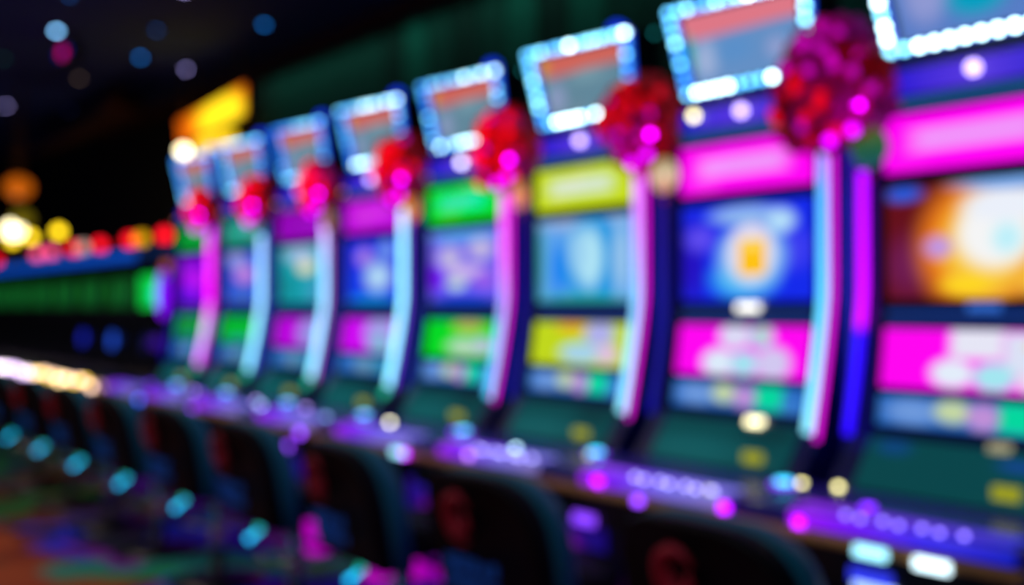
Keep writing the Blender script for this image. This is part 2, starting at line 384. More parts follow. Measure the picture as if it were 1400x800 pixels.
def base_strip(b):
    p = strip_path(.347, .825, 1.735, .022); n = len(p); w = .006
    vs = [(x-w, y, z) for x, y, z in p]+[(x+w, y, z) for x, y, z in p]+[(x-w, y+.008, z) for x, y, z in p]+[(x+w, y+.008, z) for x, y, z in p]
    fs = []
    for i in range(n-1):
        fs += [(i,n+i,n+i+1,i+1),(2*n+i,2*n+i+1,3*n+i+1,3*n+i),(i,i+1,2*n+i+1,2*n+i),(n+i,3*n+i,3*n+i+1,n+i+1)]
    fs += [(0,2*n,3*n,n),(n-1,2*n-1,4*n-1,3*n-1)]
    b.add(vs, fs)
def topper(k, t):
    # housing: wider at the top, leaning towards the player
    TL, TR, BR, BL = (-.283,-.01,2.172), (.258,-.01,2.150), (.238,.035,1.900), (-.240,.035,1.900)
    def housing(b):
        e = .018; f = [(BL[0]-e,BL[1],BL[2]-e),(BR[0]+e,BR[1],BR[2]-e),(TR[0]+e,TR[1],TR[2]+e),(TL[0]-e,TL[1],TL[2]+e)]
        b.hexa(f, [(x, y+.13, z) for x, y, z in f])
        b.box(-.1, .1, .07, .2, 1.85, 1.9)
    h = part('topper', 'topper', housing, black, t)
    def rim(b):
        q = [Vector(p) for p in (TL, TR, BR, BL)]; c = sum(q, Vector())/4
        for i in range(4):
            a, d = q[i], q[(i+1)%4]
            n = (c-(a+d)/2).normalized()
            o0, o1, i0, i1 = a-(c-a).normalized()*.017, d-(c-d).normalized()*.017, a+(c-a).normalized()*.016, d+(c-d).normalized()*.016
            v = [o0, o1, i1, i0]
            b.add([p+Vector((0,-.012,0)) for p in v]+[p+Vector((0,-.001,0)) for p in v],
                  [(0,1,2,3),(7,6,5,4),(0,4,5,1),(1,5,6,2),(2,6,7,3),(3,7,4,0)])
    part('topper_rim', 'rim', rim, halo, h, label='blue glowing rim that carries the white bulbs')
    def scr(b):
        s = .86
        q = [Vector(p) for p in (BL, BR, TR, TL)]; c = sum(q, Vector())/4
        f = [c+(p-c)*s+Vector((0,-.008,0)) for p in q]
        b.hexa([tuple(p) for p in f], [(p.x, p.y+.006, p.z) for p in f])
    if k == 1: tm = display('topper_picture_blue', (90,130,205), [(.25,.5,.2,.5,(150,160,220),.3),(.55,.35,.25,.3,(0,165,200),.4),(.75,.6,.3,.3,(80,150,210),.3),(.06,.8,.08,.2,(20,190,170),.3)], .9)
    elif k == 2: tm = display('topper_picture_pink', (105,150,205), [(.5,.90,.75,.30,(232,125,140),.75,'r'),(.2,.35,.16,.35,(165,185,225),.3),(.45,.4,.25,.25,(95,150,210),.3),(.05,.45,.06,.4,(20,190,180),.4),(.8,.3,.12,.2,(150,165,215),.3)], .9)
    else: tm = display('topper_picture_red', (105,145,165), [(.55,.9,.7,.30,(222,108,95),.7,'r'),(.2,.3,.16,.35,(150,165,205),.3),(.03,.5,.06,.4,(0,180,180),.4),(.08,.85,.1,.2,(215,160,60),.3),(.6,.55,.3,.15,(125,165,180),.3)], .85)
    part('topper_screen', 'topperscr', scr, tm, h, uv=True)
    rnd = random.Random(k*13)
    def run(a, d, n, lev, skip=0):
        for i in range(n):
            f = (i+.0)/n
            p = Vector(a).lerp(Vector(d), f)
            part('bulb', 'bulb', bulb_build, (WBN if k <= 3 else WB)[max(0, min(3, lev(f)))], h, loc=(p.x, p.y-.02, p.z), smooth=True)
    far = 1 if k >= 6 else 0
    run(TL, TR, 13, lambda f: rnd.choice((0,1,1,2) if f < .4 else (1,2,2,3))-far)
    run(TR, BR, 7, lambda f: (3 if f < .1 else rnd.choice((0,1,1,2)))-far if k > 2 else rnd.choice((2,3)))
    run(BR, BL, 11, lambda f: (rnd.choice((1,2,3,3)) if k > 1 else rnd.choice((2,3,3,3))) if k < 6 else (2 if f > .7 else 0))
    run(BL, TL, 8, lambda f: rnd.choice((0,0,1,1,2)) if k != 1 else rnd.choice((1,2,3)))
    part('top_lamp', 'toplamp', lambda b: b.ball((.14,.05,2.19), .035, 12, 8).tube([(.14,.05,2.15),(.14,.05,2.2)], .02, 10), glow('blue_dome', (20,60,245), 1.2), h, smooth=True, label='small blue dome lamp on top')
    part('tip_glint', 'tipglint', lambda b: b.ball((.275,.10,2.165), .008, 8, 6), glow('teal_tip', (20,120,120), 3), h, smooth=True)  # tiny teal highlight put in as a glowing ball

def machine(k):
    near = k <= 5
    t = empty('slot_machine', (-(k-1)*.75, 0, 0), WORDS[k], 'slot machine', 'slot machines in the lit row')
    part('cabinet', 'cab', lambda b: b.prism(PROF, -.325, .33), navy, t, bevel=.004)
    sx0, sx1 = -.235, .270
    b1, b2 = BANNER[k]
    part('header_panel', 'hdr', lambda b: slab(b, sx0, sx1, 1.562, 1.712, .02), display('header_%d' % k, b1, [(.5,.52,.42,.26,b2,.55,'r')], 1.1 if k < 5 else .85), t, uv=True)
    base, blobs, st = SCREENS[k]
    part('main_screen', 'scr', lambda b: slab(b, sx0, sx1, 1.218, 1.522), display('screen_%d' % k, base, blobs, st), t, uv=True)
    base, blobs, st = LOWER[k]
    part('lower_screen', 'low', lambda b: slab(b, sx0, sx1, .985, 1.14), display('lower_%d' % k, base, blobs, st), t, uv=True)
    part('info_display', 'info', lambda b: slab(b, sx0, sx1, .885, .962), display('info_strip' if k < 5 else 'info_strip_dim', (40,110,200),
        [(.2,.5,.22,.6,(115,160,230),.3),(.42,.6,.14,.5,(205,225,170),.4),(.58,.5,.12,.6,(200,150,225),.4),(.76,.55,.13,.6,(0,225,165),.5,'r'),(.92,.3,.1,.5,(60,130,215),.3)] if k < 5 else [(.5,.5,.3,.6,(110,160,190),.3),(.8,.5,.2,.5,(30,150,170),.3)], .9), t, uv=True)
    def bezel(b):
        for z0, z1 in ((1.535,1.552),(1.19,1.206),(1.152,1.17)): slab(b, sx0-.02, sx1+.01, z0, z1, .018)
        slab(b, sx0-.022, sx0-.004, 1.206, 1.535, .018); slab(b, sx0-.022, sx0-.004, .88, 1.152, .018)
    part('bezel', 'bezel', bezel, black, t)
    part('divider_glow', 'jps', lambda b: slab(b, sx0, sx1, 1.146, 1.203, .010), glow('deep_blue_strip', (12,60,150), .7), t)  # bezel piece made to glow for the blue light between the screens
    if k <= 2:
        part('logo_plate', 'logo', lambda b: slab(b, .0, .085, 1.186, 1.208, .022), glow('white_plate', (250,248,235), 2.2) if k == 2 else glow('blue_plate', (50,110,210), .8), t, label='small lit plate between the two screens')
        part('printer_slot', 'prn', lambda b: slab(b, .08, .13, .845, .865, .02), glow('ivory_slot_%d' % k, (240,230,180), 4.0 if k == 2 else .4), t)
    part('speaker_band', 'spk', lambda b: b.box(sx0, sx1, -.016, -.001, 1.772, 1.835).box(sx0, sx1, .0, .028, 1.772, 1.80), grad('blue_band', [(0,(20,20,230)),(.5,(95,60,245)),(1,(20,20,225))], .8, sx0, sx1, 0), t)
    part('band_lamp', 'bandlamp', lambda b: b.ball((.02,-.025,1.805), .016, 10, 6), glow('lavender_lamp_%d' % (k == 4), (225,215,240) if k == 4 else (190,165,235), 5.5 if k in (1,4) else 3.2), t, smooth=True, label='round pale lamp below the topper')
    part('corner_lamp', 'cornl', lambda b: b.ball((-.17,-.03,1.815) if k == 2 else (-.24,-.03,1.765), .013 if k == 2 else .008, 8, 6), LM['cream'] if k == 2 else glow('tan_lamp', (190,120,100), 3), t, smooth=True) if k != 1 else None
    part('lower_band', 'lband', lambda b: b.box(sx0, sx1, -.012, -.001, 1.728, 1.760), glow('dim_teal_band', (15,80,130), .8), t)
    # sloped keyboard panel and deck
    part('keyboard_panel', 'kbd', lambda b: b.hexa([(-.25,-.158,.722),(.27,-.158,.722),(.27,-.068,.848),(-.25,-.068,.848)], [(-.25,-.148,.722),(.27,-.148,.722),(.27,-.058,.848),(-.25,-.058,.848)]), display('keyboard_display' if k > 1 else 'keyboard_display_1', (6,72,76), [(.3,.3,.6,.5,(14,92,96),.2),(.8,.8,.3,.3,(6,55,60),.3)] if k > 1 else [(.15,.85,.14,.2,(12,70,130),.3),(.8,.75,.16,.14,(20,70,150),.3)], .9 if k < 5 else .7), t, uv=True)
    part('ticket_slot', 'tick', lambda b: b.box(.13,.19,-.155,-.135,.745,.775), glow('olive_light', (150,150,10), 1.1), t, label='small yellow lit ticket slot')
    d = part('button_deck', 'deck', lambda b: b.box(-.34, .39, -.50, -.135, .665, .715).box(-.3,.32,-.45,-.11,.56,.664), deckm, t, bevel=.006)
    part('front_plate', 'fpl', lambda b: b.box(-.3,.36,-.534,-.505,.565,.668), black, d, bevel=.003)
    part('tan_reflection', 'tanrefl', lambda b: b.tube([(-.34,-.522,.664),(.39,-.522,.664)], .0155, 10), tan, d, smooth=True, label='tan bar along the deck edge, imitating warm reflections')  # bar added in place of tan reflections below the purple edge
    part('edge_light', 'edgelight', lambda b: b.box(-.18, .36, -.512, -.497, .682, .714),
         grad('edge_%d' % (k == 1), [(0,(170,10,250)),(.3,(120,20,250)),(.65,(60,40,240) if k == 1 else (120,110,235)),(1,(20,30,190) if k == 1 else (130,120,200))], 1.0, -.2, .36, 0), d, label='purple light strip along the deck edge')
    part('deck_spill', 'deckspill', lambda b: b.box(-.2,.34,-.47,-.40,.714,.720), grad('deck_glow_%d' % (k == 1), [(0,(150,10,250)),(.4,(110,50,245)),(1,(40,40,220) if k == 1 else (120,110,225))], .8 if k == 1 else 1.1, -.2, .34, 0), d)  # purple spill over the deck top put in as a glowing slab
    # row of small player buttons
    if k <= 3:
        for i in range(7):
            part('button', 'btn', disc(.007), LM['lavdot' if k > 1 else 'lavdim'], d, loc=(-.05+.048*i+(.06 if k > 1 else 0), -.472-.014*(i % 2), .714))
    def ring(b): b.tube([(0,0,0),(0,0,.01)], .036, 16)
    s = part('start_button', 'ring', ring, glow('violet_ring', (130,50,245), 1.6), d, loc=(.352,-.25,.713), label='round start button, cyan in a violet ring')
    part('button_cap', 'lens', lambda b: b.tube([(.352,-.25,.724),(.352,-.25,.732)], .021, 14), glow('cyan_lens', (60,205,250), 3.5), d, label='cyan cap of the start button')
    for x, y, r, mm in LAMPS[k]:
        r *= .75
        part('indicator_lamp', 'ind%g' % r, disc(r), LM[mm], d, loc=(x, y, .714))
    for x, z, wd, ht, mm in FRONT[k]:
        part('light_bar' if mm.startswith('bar') else 'front_lamp', 'fb%g_%g' % (wd, ht), (lambda wd, ht: lambda b: b.box(-wd/2, wd/2, -.006, .006, -ht/2, ht/2))(wd, ht), FM[mm], d, loc=(x+.03, -.542, z+.010) if mm.startswith('bar') or z < .67 else (x, -.513, z))
    # belly
    bm_ = display('belly_picture', (30,10,150), [(.5,.4,.4,.5,(215,10,215),.2),(.3,.9,.3,.2,(40,40,220),.3)], .55)
    part('belly_panel', 'belly', lambda b: b.box(-.25,.25,-.122,-.111,.14,.50), bm_, t, uv=True, label='backlit picture panel below the deck, magenta on blue')
    part('foot_glow', 'footglow', lambda b: b.hexa([(-.28,-.32,.03),(-.10,-.32,.03),(-.15,-.30,.20),(-.21,-.30,.20)], [(-.28,-.13,.03),(-.10,-.13,.03),(-.15,-.13,.20),(-.21,-.13,.20)]), glow('magenta_foot_glow', (205,0,205), .85) if k in (4,5) else glow('dim_foot_glow', (60,5,110), .5), t, label='magenta lit wedge at the foot of the machine')
    part('kick_plate', 'kick', lambda b: b.box(-.3,.3,-.095,-.08,.0,.1), chrome, t)
    # light tubes on both sides
    ztop = 1.745 if k not in (7,) else 1.60
    part('light_tube', 'tube%g' % ztop, lambda b: b.tube(strip_path(.326, .845, ztop, .036), .0125, 8), grad('tube_%d' % k, CORE[k], 1.9 if k < 5 else 2.8, .84, ztop), t, smooth=True, label='bright curved light tube down the right side')
    ec, es = EDGE[k]
    part('tube_edge_light', 'edge', lambda b: base_strip(b), glow('tube_edge_%d' % k, ec, es*1.0), t, smooth=True)
    lm = grad('left_1', [(0,(35,0,225)),(.36,(40,0,230)),(.40,(200,0,250)),(1,(165,0,245))], 2.2, .86, 1.6) if k == 1 else grad('left_dim', [(0,(10,5,150)),(1,(5,5,110))], 1.1, .86, 1.6)
    part('side_light', 'left', lambda b: b.tube(strip_path(-.305, .85, 1.575, .02), .0125, 8), lm, t, smooth=True, label='light tube down the left side, purple above and blue below' if k == 1 else None)
    if k >= 5:
        part('tube_reflection', 'tuberefl', lambda b: b.tube([(.326,-.14,.80),(.326,-.115,.835)], .014, 8), glow('green_reflection', (20,170,130), 1.6), t)  # green-teal reflection under the tube, built as a glowing cap
    topper(k, t)
for k in range(1, 9): machine(k)

# ------------------------------------------------------------------ pillars between the machines, with flowers
PW = {1: 'dark blue pillar right of the fiery-screen slot machine', 2: 'dark blue pillar left of the rightmost slot machine',
      3: 'dark blue pillar between the yellow-header and the blue-screen machine', 4: 'dark blue pillar between the green-header and the yellow-header machine',
      5: 'dark blue pillar between the purple-header and the green-header machine', 6: 'dark blue pillar right of the teal-screen machine',
      7: 'dark blue pillar between the two machines before the farthest', 8: 'dark blue pillar right of the farthest lit machine'}
FWD = {2: 'largest bunch of red and magenta silk flowers, on the pillar at the right', 3: 'bunch of red silk flowers between the yellow-header machine and the magenta one',
       4: 'bunch of red flowers between the green and yellow headers', 5: 'bunch of red flowers at the top of the long white light tube',
       6: 'bunch of red flowers over the pillar right of the teal screen', 7: 'small bunch of red flowers near the far end of the row', 8: 'farthest bunch of red flowers, right of the last lit machine',
       1: 'bunch of red flowers right of the rightmost machine'}
def blossom(b):
    rnd = random.Random(3)
    for ring_, (n, r, tilt, ln) in enumerate(((6, .012, .35, .042), (5, .006, .9, .032))):
        for i in range(n):
            a = 2*math.pi*i/n+ring_*.5
            d = Vector((math.cos(a), math.sin(a), 0)); s = Vector((-math.sin(a), math.cos(a), 0)); u = Vector((0,0,1))
            p0 = d*r; p1 = p0+(d*math.cos(tilt)+u*math.sin(tilt))*ln*.6; p2 = p0+(d*math.cos(tilt*.6)+u*math.sin(tilt*1.2))*ln
            wd = ln*.42
            b.add([p0-s*wd*.3, p0+s*wd*.3, p1+s*wd+u*.006, p2+s*wd*.4, p2-s*wd*.4, p1-s*wd+u*.006, p1-u*.002], [(0,1,6),(1,2,6),(2,3,6),(3,4,6),(4,5,6),(5,0,6)])
    b.ball((0,0,.008), .009, 6, 4)
def leaf(b):
    b.add([(0,0,0),(.018,.012,.006),(.055,0,.012),(.018,-.012,.006),(.02,0,-.001)], [(0,1,4),(1,2,4),(2,3,4),(3,0,4)])
red_fill = glow('red_petal_fill', (240,0,20), 2.0); red_deep = glow('deep_red_petal_fill', (200,0,22), 1.6); mag_soft = glow('soft_magenta_petal_fill', (175,0,160), 1.5); mag_lamp = glow('magenta_bud', (215,0,250), 11)
for k in range(1, 9):
    px = -(k-1)*.75+.378
    o = part('divider_pillar', 'pillar', lambda b: b.box(-.038,.038,.03,.4,0,1.74).box(-.045,.045,.02,.41,1.74,1.78), bluem, loc=(px, 0, 0), bevel=.004)
    tag(o, PW[k], 'pillar', 'pillars between the slot machines')
    big = 1.15 if k == 2 else (1.0 if k < 6 else .85)
    c = Vector((px+(.055 if k < 4 else .08), -.135, 1.8))
    f = empty('flower_bunch', (c.x, c.y, 1.71 if k != 2 else 1.69), FWD[k], 'flowers', 'flower bunches on the pillars')
    rnd = random.Random(40+k)
    part('stem', 'stem', lambda b: b.tube([(-.055,.16,.03),(-.03,.08,.04),(0,0,.07)], .010, 6).ball((0,0,.09), .045, 8, 6), leafm, f)
    lobes = [Vector((math.sin(q*2.1+k), 0, math.cos(q*2.1+k))) for q in range(3)]
    for i in range(38):
        a = math.acos(1-2*(i+.5)/38); ph = i*2.4+rnd.random()*.5
        d = Vector((math.sin(a)*math.cos(ph), math.sin(a)*math.sin(ph), math.cos(a)))
        lob = .82+.38*max(d.dot(q) for q in lobes)**3
        p = Vector((d.x*.115*lob, d.y*.055, d.z*.12*lob+.09))*big
        mm = petal_m if (rnd.random() < (.5 if k == 2 else .15)) else petal_r
        part('blossom', 'blossom', blossom, mm, f, loc=p, rot=d.to_track_quat('Z', 'Y').to_euler(), scale=[big*(1+.35*rnd.random())]*3)
    for i in range(8):
        ph = i*.8; d = Vector((math.cos(ph), math.sin(ph)*.6-.2, rnd.uniform(-.6,.6)))
        part('leaf', 'leaf', leaf, leafm, f, loc=Vector((d.x*.11, d.y*.06, d.z*.1+.08))*big, rot=d.to_track_quat('X', 'Z').to_euler())
    for i in range(26):  # glowing balls added so the petals look brightly lit
        a = math.acos(1-2*(i+.5)/26); ph = i*2.4+k
        d = Vector((math.sin(a)*math.cos(ph), -abs(math.sin(a)*math.sin(ph)), math.cos(a)))
        lob = .82+.38*max(d.dot(q) for q in lobes)**3
        mm = mag_soft if (k == 2 and d.x*.6+d.z > .0) or (k == 3 and d.z < -.4) or i % 9 == 3 else (red_fill if k > 3 else red_deep)
        part('flower_glow', 'petalfill', lambda b: b.ball((0,0,0), .015, 10, 6), mm, f, loc=Vector(((d.x*.124+rnd.uniform(-.02,.02))*lob, d.y*.085-.02, (d.z*.124+rnd.uniform(-.02,.02))*lob+.09))*big, smooth=True)
    part('flower_glow', 'budm', lambda b: b.ball((0,0,0), .010, 10, 6), mag_lamp, f, loc=(.125,-.07,.03), smooth=True, label='magenta light among the flowers')
    part('flower_glow', 'budm2', lambda b: b.ball((0,0,0), .016, 10, 6), glow('magenta_bud_dim', (200,0,230), 3.5), f, loc=(.10,-.06,-.03), smooth=True)
    part('flower_glow', 'budm2', None, glow('magenta_bud_dim', (200,0,230), 3.5), f, loc=(.03,-.06,-.05), smooth=True)

# small oval lanterns hung beside the headers
LW = {1: ('dim green and teal oval lantern hanging left of the rightmost header', (30,110,60), (20,90,120), .7), 2: ('cream and pink oval lantern between the yellow and the magenta header', (225,200,165), (210,110,90), 1.0),
      3: ('orange and pink oval lantern left of the yellow header', (235,140,90), (230,130,140), 1.0), 4: ('orange oval lantern left of the green header', (225,140,50), (235,90,100), 1.0),
      5: ('small olive oval lantern left of the purple header', (170,120,60), (190,60,90), .7)}
for k, (lb, c1, c2, s) in LW.items():
    o = empty('hanging_lantern', (-(k-1)*.75-.215, -.12, 1.555), lb, 'lantern', 'oval lanterns beside the headers')
    part('lantern_shade', 'lant%d' % k, lambda b: b.ball((0,0,.065), .056, 12, 8, (1.0 if k < 3 else .75,.5,1.0)), grad('lantern_%d' % k, [(0,c2),(.5,c1),(1,(110,110,20))], s, .0, .13), o, smooth=True)
    part('lantern_cord', 'lcord', lambda b: b.tube([(0,0,.122),(0,.0,.17),(-.05,.06,.2)], .004, 6), gold, o)
    part('lantern_tassel', 'ltas', lambda b: b.tube([(0,0,.008),(0,0,-.02)], .006, 6, [.003,.009]), petal_r, o)

# ------------------------------------------------------------------ stools with printed backs
SW = {1: 'nearest black stool with a red emblem on its back, at the bottom edge', 2: 'black stool with red emblem and blue lettering, second from the near end',
      3: 'black stool in front of the yellow-header machine, third from the near end', 4: 'black stool fourth from the near end, blue print on its back', 5: 'black stool fifth from the near end',
      6: 'black stool sixth from the near end, left of centre', 7: 'dim black stool seventh from the near end', 8: 'dim black stool eighth from the near end, near the left edge', 9: 'farthest visible dark stool at the left edge'}
def back_build(b, cushion=False):
    # arched shell: outline in x,z; thickness in y; reclined
    n = 14; pts = []
    W = .225
    for i in range(n+1):
        a = math.pi*i/n
        pts.append((W*math.copysign(abs(math.cos(a))**.55, math.cos(a)), .60+.183*math.sin(a)**.72))
    pts = [(W*.93, .40)]+pts+[(-W*.93, .40)]
    def ring(dy, s):
        return [(x*s, dy-(z-.4)*.22+.55*x*x, .6+(z-.6)*s) for x, z in pts]
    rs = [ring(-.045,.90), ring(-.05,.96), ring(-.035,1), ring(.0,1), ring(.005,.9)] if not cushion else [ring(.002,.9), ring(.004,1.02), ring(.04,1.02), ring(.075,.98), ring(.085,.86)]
    m = len(pts); vs = sum(rs, []); fs = []
    for q in range(len(rs)-1):
        fs += [(q*m+j, q*m+(j+1)%m, (q+1)*m+(j+1)%m, (q+1)*m+j) for j in range(m)]
    c0 = len(vs); vs.append((0, (-.045 if not cushion else .004)-.044, .6)); fs += [(c0, (j+1)%m, j) for j in range(m)]
    c1 = len(vs); vs.append((0, (.0 if not cushion else .08)-.04, .6)); o = (len(rs)-1)*m; fs += [(c1, o+j, o+(j+1)%m) for j in range(m)]
    b.add(vs, fs)
def emblem(b):
    # a round emblem of two curling strokes
    for s, r0 in ((1, .052), (-1, .026)):
        pts = []
        for i in range(15):
            a = s*(i/14*4.4)+.6
            x, z = r0*math.cos(a)*1.0, .665+r0*math.sin(a)*1.15
            pts.append((x, -.128-(z-.665)*.24+.5*x*x, z))
        b.tube(pts, .016, 6, [.006+.012*math.sin(math.pi*i/14) for i in range(15)])
def letters(b):
    for row, z in enumerate((.545, .495)):
        for i in range(6):
            x = -.095+i*.038
            y = -.102-(z-.545)*.22+.5*x*x
            h = .018 if (i*3+row) % 4 else .012
            b.box(x-.0125, x-.004, y, y+.006, z-h, z+h).box(x+.004, x+.0125, y, y+.006, z-.018, z+h)
for k in range(1, 10):
    x = -(k-1)*.75
    s = empty('casino_stool', (x-.02, -.93, 0), SW[k], 'stool', 'stools along the row of slot machines', rz=R(-3+2*(k % 3)))
    part('backrest', 'back', back_build, leather, s, smooth=True)
    part('back_cushion', 'bcush', lambda b: back_build(b, True), teallit, s, smooth=True, label='cushion on the front of the backrest, teal machine light in its colour')
    part('seat', 'seat', lambda b: b.tube([(0,.17,.42),(0,.17,.44),(0,.17,.50),(0,.17,.52)], .2, 24, [.17,.2,.2,.17]), leather, s, smooth=True)
    part('back_bracket', 'brk', lambda b: b.box(-.08,.08,.02,.12,.39,.418), chrome, s)
    part('pedestal', 'ped', lambda b: b.tube([(0,.17,.02),(0,.17,.42)], .03, 14), chrome, s, smooth=True)
    part('base', 'base', lambda b: b.tube([(0,.17,0),(0,.17,.012),(0,.17,.03)], .2, 24, [.21,.21,.06]), black, s, smooth=True)
    def ringb(b):
        pts = [(.15*math.cos(a), .17+.15*math.sin(a), .27) for a in [2*math.pi*i/24 for i in range(25)]]
        b.tube(pts, .01, 8); b.tube([(-.15,.17,.27),(.15,.17,.27)], .008, 6)
    part('foot_ring', 'fring', ringb, chrome, s, smooth=True)
    part('emblem', 'emb', emblem, redpr, s, smooth=True, label='red curling emblem')
    part('lettering', 'let', letters, bluepr, s, label='two rows of small blue printed strokes')
    part('chrome_glint', 'ftl', lambda b: b.ball((0,0,0), .012, 8, 6).tube([(0,.0,0),(0,.05,.03)], .006, 6), glow('cyan_chrome_glint', (20,150,200), 4.5), s, loc=(0,-.02,.345), smooth=True, label='cyan chrome glint under the back, made as a glowing ball')  # chrome highlights put in as small glowing balls, cyan and teal
    part('chrome_glint', 'ftl2', lambda b: b.ball((0,0,0), .012, 8, 6), glow('teal_chrome_glint', (15,140,110), 3.0), s, loc=(.035,.0,.385), smooth=True)

# ------------------------------------------------------------------ the older green bank beyond the lit row
BANK = [-5.99-.75*i for i in range(9)]
green = display('green_reels', (8,62,22), [(.2,.5,.12,.6,(20,115,35),.3),(.55,.4,.12,.5,(15,95,50),.3),(.85,.6,.1,.5,(20,115,40),.3)], 1.0)
BW = ['closest green-lit machine past the end of the bright row, with a teal screen']+['low green-lit slot machine of the far bank, %s from its near end' % n for n in ('second','third','fourth','fifth','sixth','seventh','eighth','ninth')]
tealscr = display('teal_reels', (5,160,50), [(.7,.4,.4,.5,(20,185,190),.4)], 1.9)
tops = {0: ('red',), 1: ('red','yellow'), 2: ('red',), 3: ('red','pale'), 4: ('pink','yellow2'), 5: ('yellow2','pink'), 6: ('yellow2',), 7: ('red',), 8: ('red',)}
lampm = {'red': glow('red_globe', (245,15,35), 2.6), 'yellow': glow('amber_globe', (220,160,10), 1.6), 'pink': glow('pink_globe', (245,80,130), 2.2), 'yellow2': glow('yellow_globe', (255,215,30), 4.0), 'pale': glow('pale_globe', (190,160,150), 1.5)}
for i, x in enumerate(BANK):
    t = empty('far_slot_machine', (x, .0, 0), BW[i], 'slot machine', 'green-lit machines of the far bank')
    part('cabinet', 'fcab', lambda b: b.prism([(-.08,0),(-.08,.62),(-.12,.70),(-.12,.74),(.0,1.1),(.0,1.625),(.4,1.625),(.4,0)], -.36, .36), black, t, bevel=.004)
    part('deck', 'fdeck', lambda b: b.box(-.373,.373,-.5,-.13,.64,.71), black, t, bevel=.004)
    part('reel_screen', 'freel%d' % (i == 0), lambda b: b.box(-.29,.29 if i else .36,-.012,-.001,1.19,1.42), tealscr if i == 0 else green, t, uv=True)
    part('header_light', 'fhead', lambda b: b.box(-.36,.36,-.014,-.001,1.54,1.61), glow('blue_header', (10,80,200), .9) if i else glow('dim_header', (10,40,90), .5), t)
    part('edge_bulbs_rail', 'frail', lambda b: b.box(-.373,.373,-.512,-.501,.675,.70), gold, t)
    rb = random.Random(90+i)
    for j in range(6):
        part('bulb', 'fbulb', lambda b: b.ball((0,0,0), .02, 8, 6), rb.choice((glow('far_bulb_white', (245,225,242), 6.5), glow('far_bulb_lilac', (205,170,235), 5.5)) if i >= 2 else (glow('far_bulb_warm', (250,215,150), 6.5), glow('far_bulb_peach', (248,205,180), 6), glow('far_bulb_gold', (248,205,60), 5))), t, loc=(-.33+.132*j, -.53, .70+rb.uniform(-.03,.02)), smooth=True)
    if i in (0, 1, 2):
        part('side_button', 'fblue', lambda b: b.ball((0,-.06,.93), .058, 12, 8, (.9,.3,1.3)), glow('blue_oval_%d' % i, ((5,10,60),(30,80,215),(20,35,180))[i], 1.3), t, smooth=True, label='blue oval light on the lower panel')
    for j, c in enumerate(tops[i]):
        o = empty('globe_lamp', (x-.1+.26*j, .1, 1.641), {0:'red globe lamp nearest the bright row, on the far green bank'}.get(i, '%s globe lamp on top of the far bank, %s machine from its near end' % ({'yellow2':'yellow'}.get(c, c), ('first','second','third','fourth','fifth','sixth','seventh','eighth','ninth')[i])), 'lamp', 'globe lamps on the far bank')
        part('lamp_base', 'gbase', lambda b: b.tube([(0,0,-.015),(0,0,.03)], .03, 10), gold, o)
        part('globe', 'globe', lambda b: b.ball((0,0,.065), .05, 12, 8), lampm[c], o, smooth=True)
        if c == 'yellow2':
            o.location.z = 1.82
            part('lamp_post', 'gpost', lambda b: b.tube([(0,0,-.18),(0,0,0)], .015, 8), gold, o)

# purple-lit end post between the two banks
t = empty('end_post', (-5.596, -.02, 0), 'purple-lit post between the bright row and the green bank', 'post')
part('post_column', 'epc', lambda b: b.box(-.016,.016,-.03,.03,0,1.5), brown, t)
part('purple_light', 'epl', lambda b: b.ball((.05,-.085,1.28), .085, 12, 8, (.75,.4,1.9)), glow('purple_oval', (125,0,240), 1.5), t, smooth=True, label='tall purple oval light')
part('orange_lamp', 'epo', lambda b: b.ball((.02,-.05,1.47), .03, 10, 6), glow('orange_small', (150,70,20), 1.8), t, smooth=True)
part('violet_lamp', 'epv', lambda b: b.ball((.03,-.12,.96), .045, 10, 6), glow('violet_dim', (50,0,130), 1.0), t, smooth=True)

# ------------------------------------------------------------------ yellow lit sign, warm lamp, lanterns and canopy
sg = empty('lit_sign', (-7.5, 1.0, 2.62), 'yellow and orange lit sign hanging from the ceiling above the far end', 'sign')
part('sign_box', 'sbox', lambda b: b.hexa([(-.72,0,.05),(.78,0,.13),(.78,0,.42),(-.78,0,.32)], [(-.72,.12,.05),(.78,.12,.13),(.78,.12,.42),(-.78,.12,.32)]), brown, sg, bevel=.006)
part('sign_face', 'sface', lambda b: b.hexa([(-.68,-.012,.07),(.74,-.012,.15),(.74,-.012,.40),(-.74,-.012,.30)], [(-.68,-.001,.07),(.74,-.001,.15),(.74,-.001,.40),(-.74,-.001,.30)]),
     display('sign_print', (205,85,5), [(.62,.5,.5,.9,(245,165,15),.4),(.68,.42,.42,.65,(255,218,30),.5)], 1.5), sg, uv=True)
part('sign_drop', 'sdrop', lambda b: b.box(-.30,.42,-.012,.06,-.09,.06), glow('yellow_lower_face', (255,210,25), 1.4), sg, label='lower yellow step of the sign')
for x in (-.5, .5): part('hanging_rod', 'srod%g' % x, lambda b: b.tube([(x,.06,.34),(x,.06,.78)], .012, 6), gold, sg)
o = part('globe_lamp', 'warmglobe', lambda b: b.ball((0,0,0), .055, 14, 10, (1.1,1,.9)), glow('warm_white_globe', (255,240,190), 6), loc=(-7.80,.88,2.58), smooth=True)
tag(o, 'bright warm white globe lamp hanging under the left end of the yellow sign', 'lamp')
rodp = part('lamp_cord', 'wcord', lambda b: b.tube([(0,0,.04),(0,0,.78)], .006, 6), gold, o)
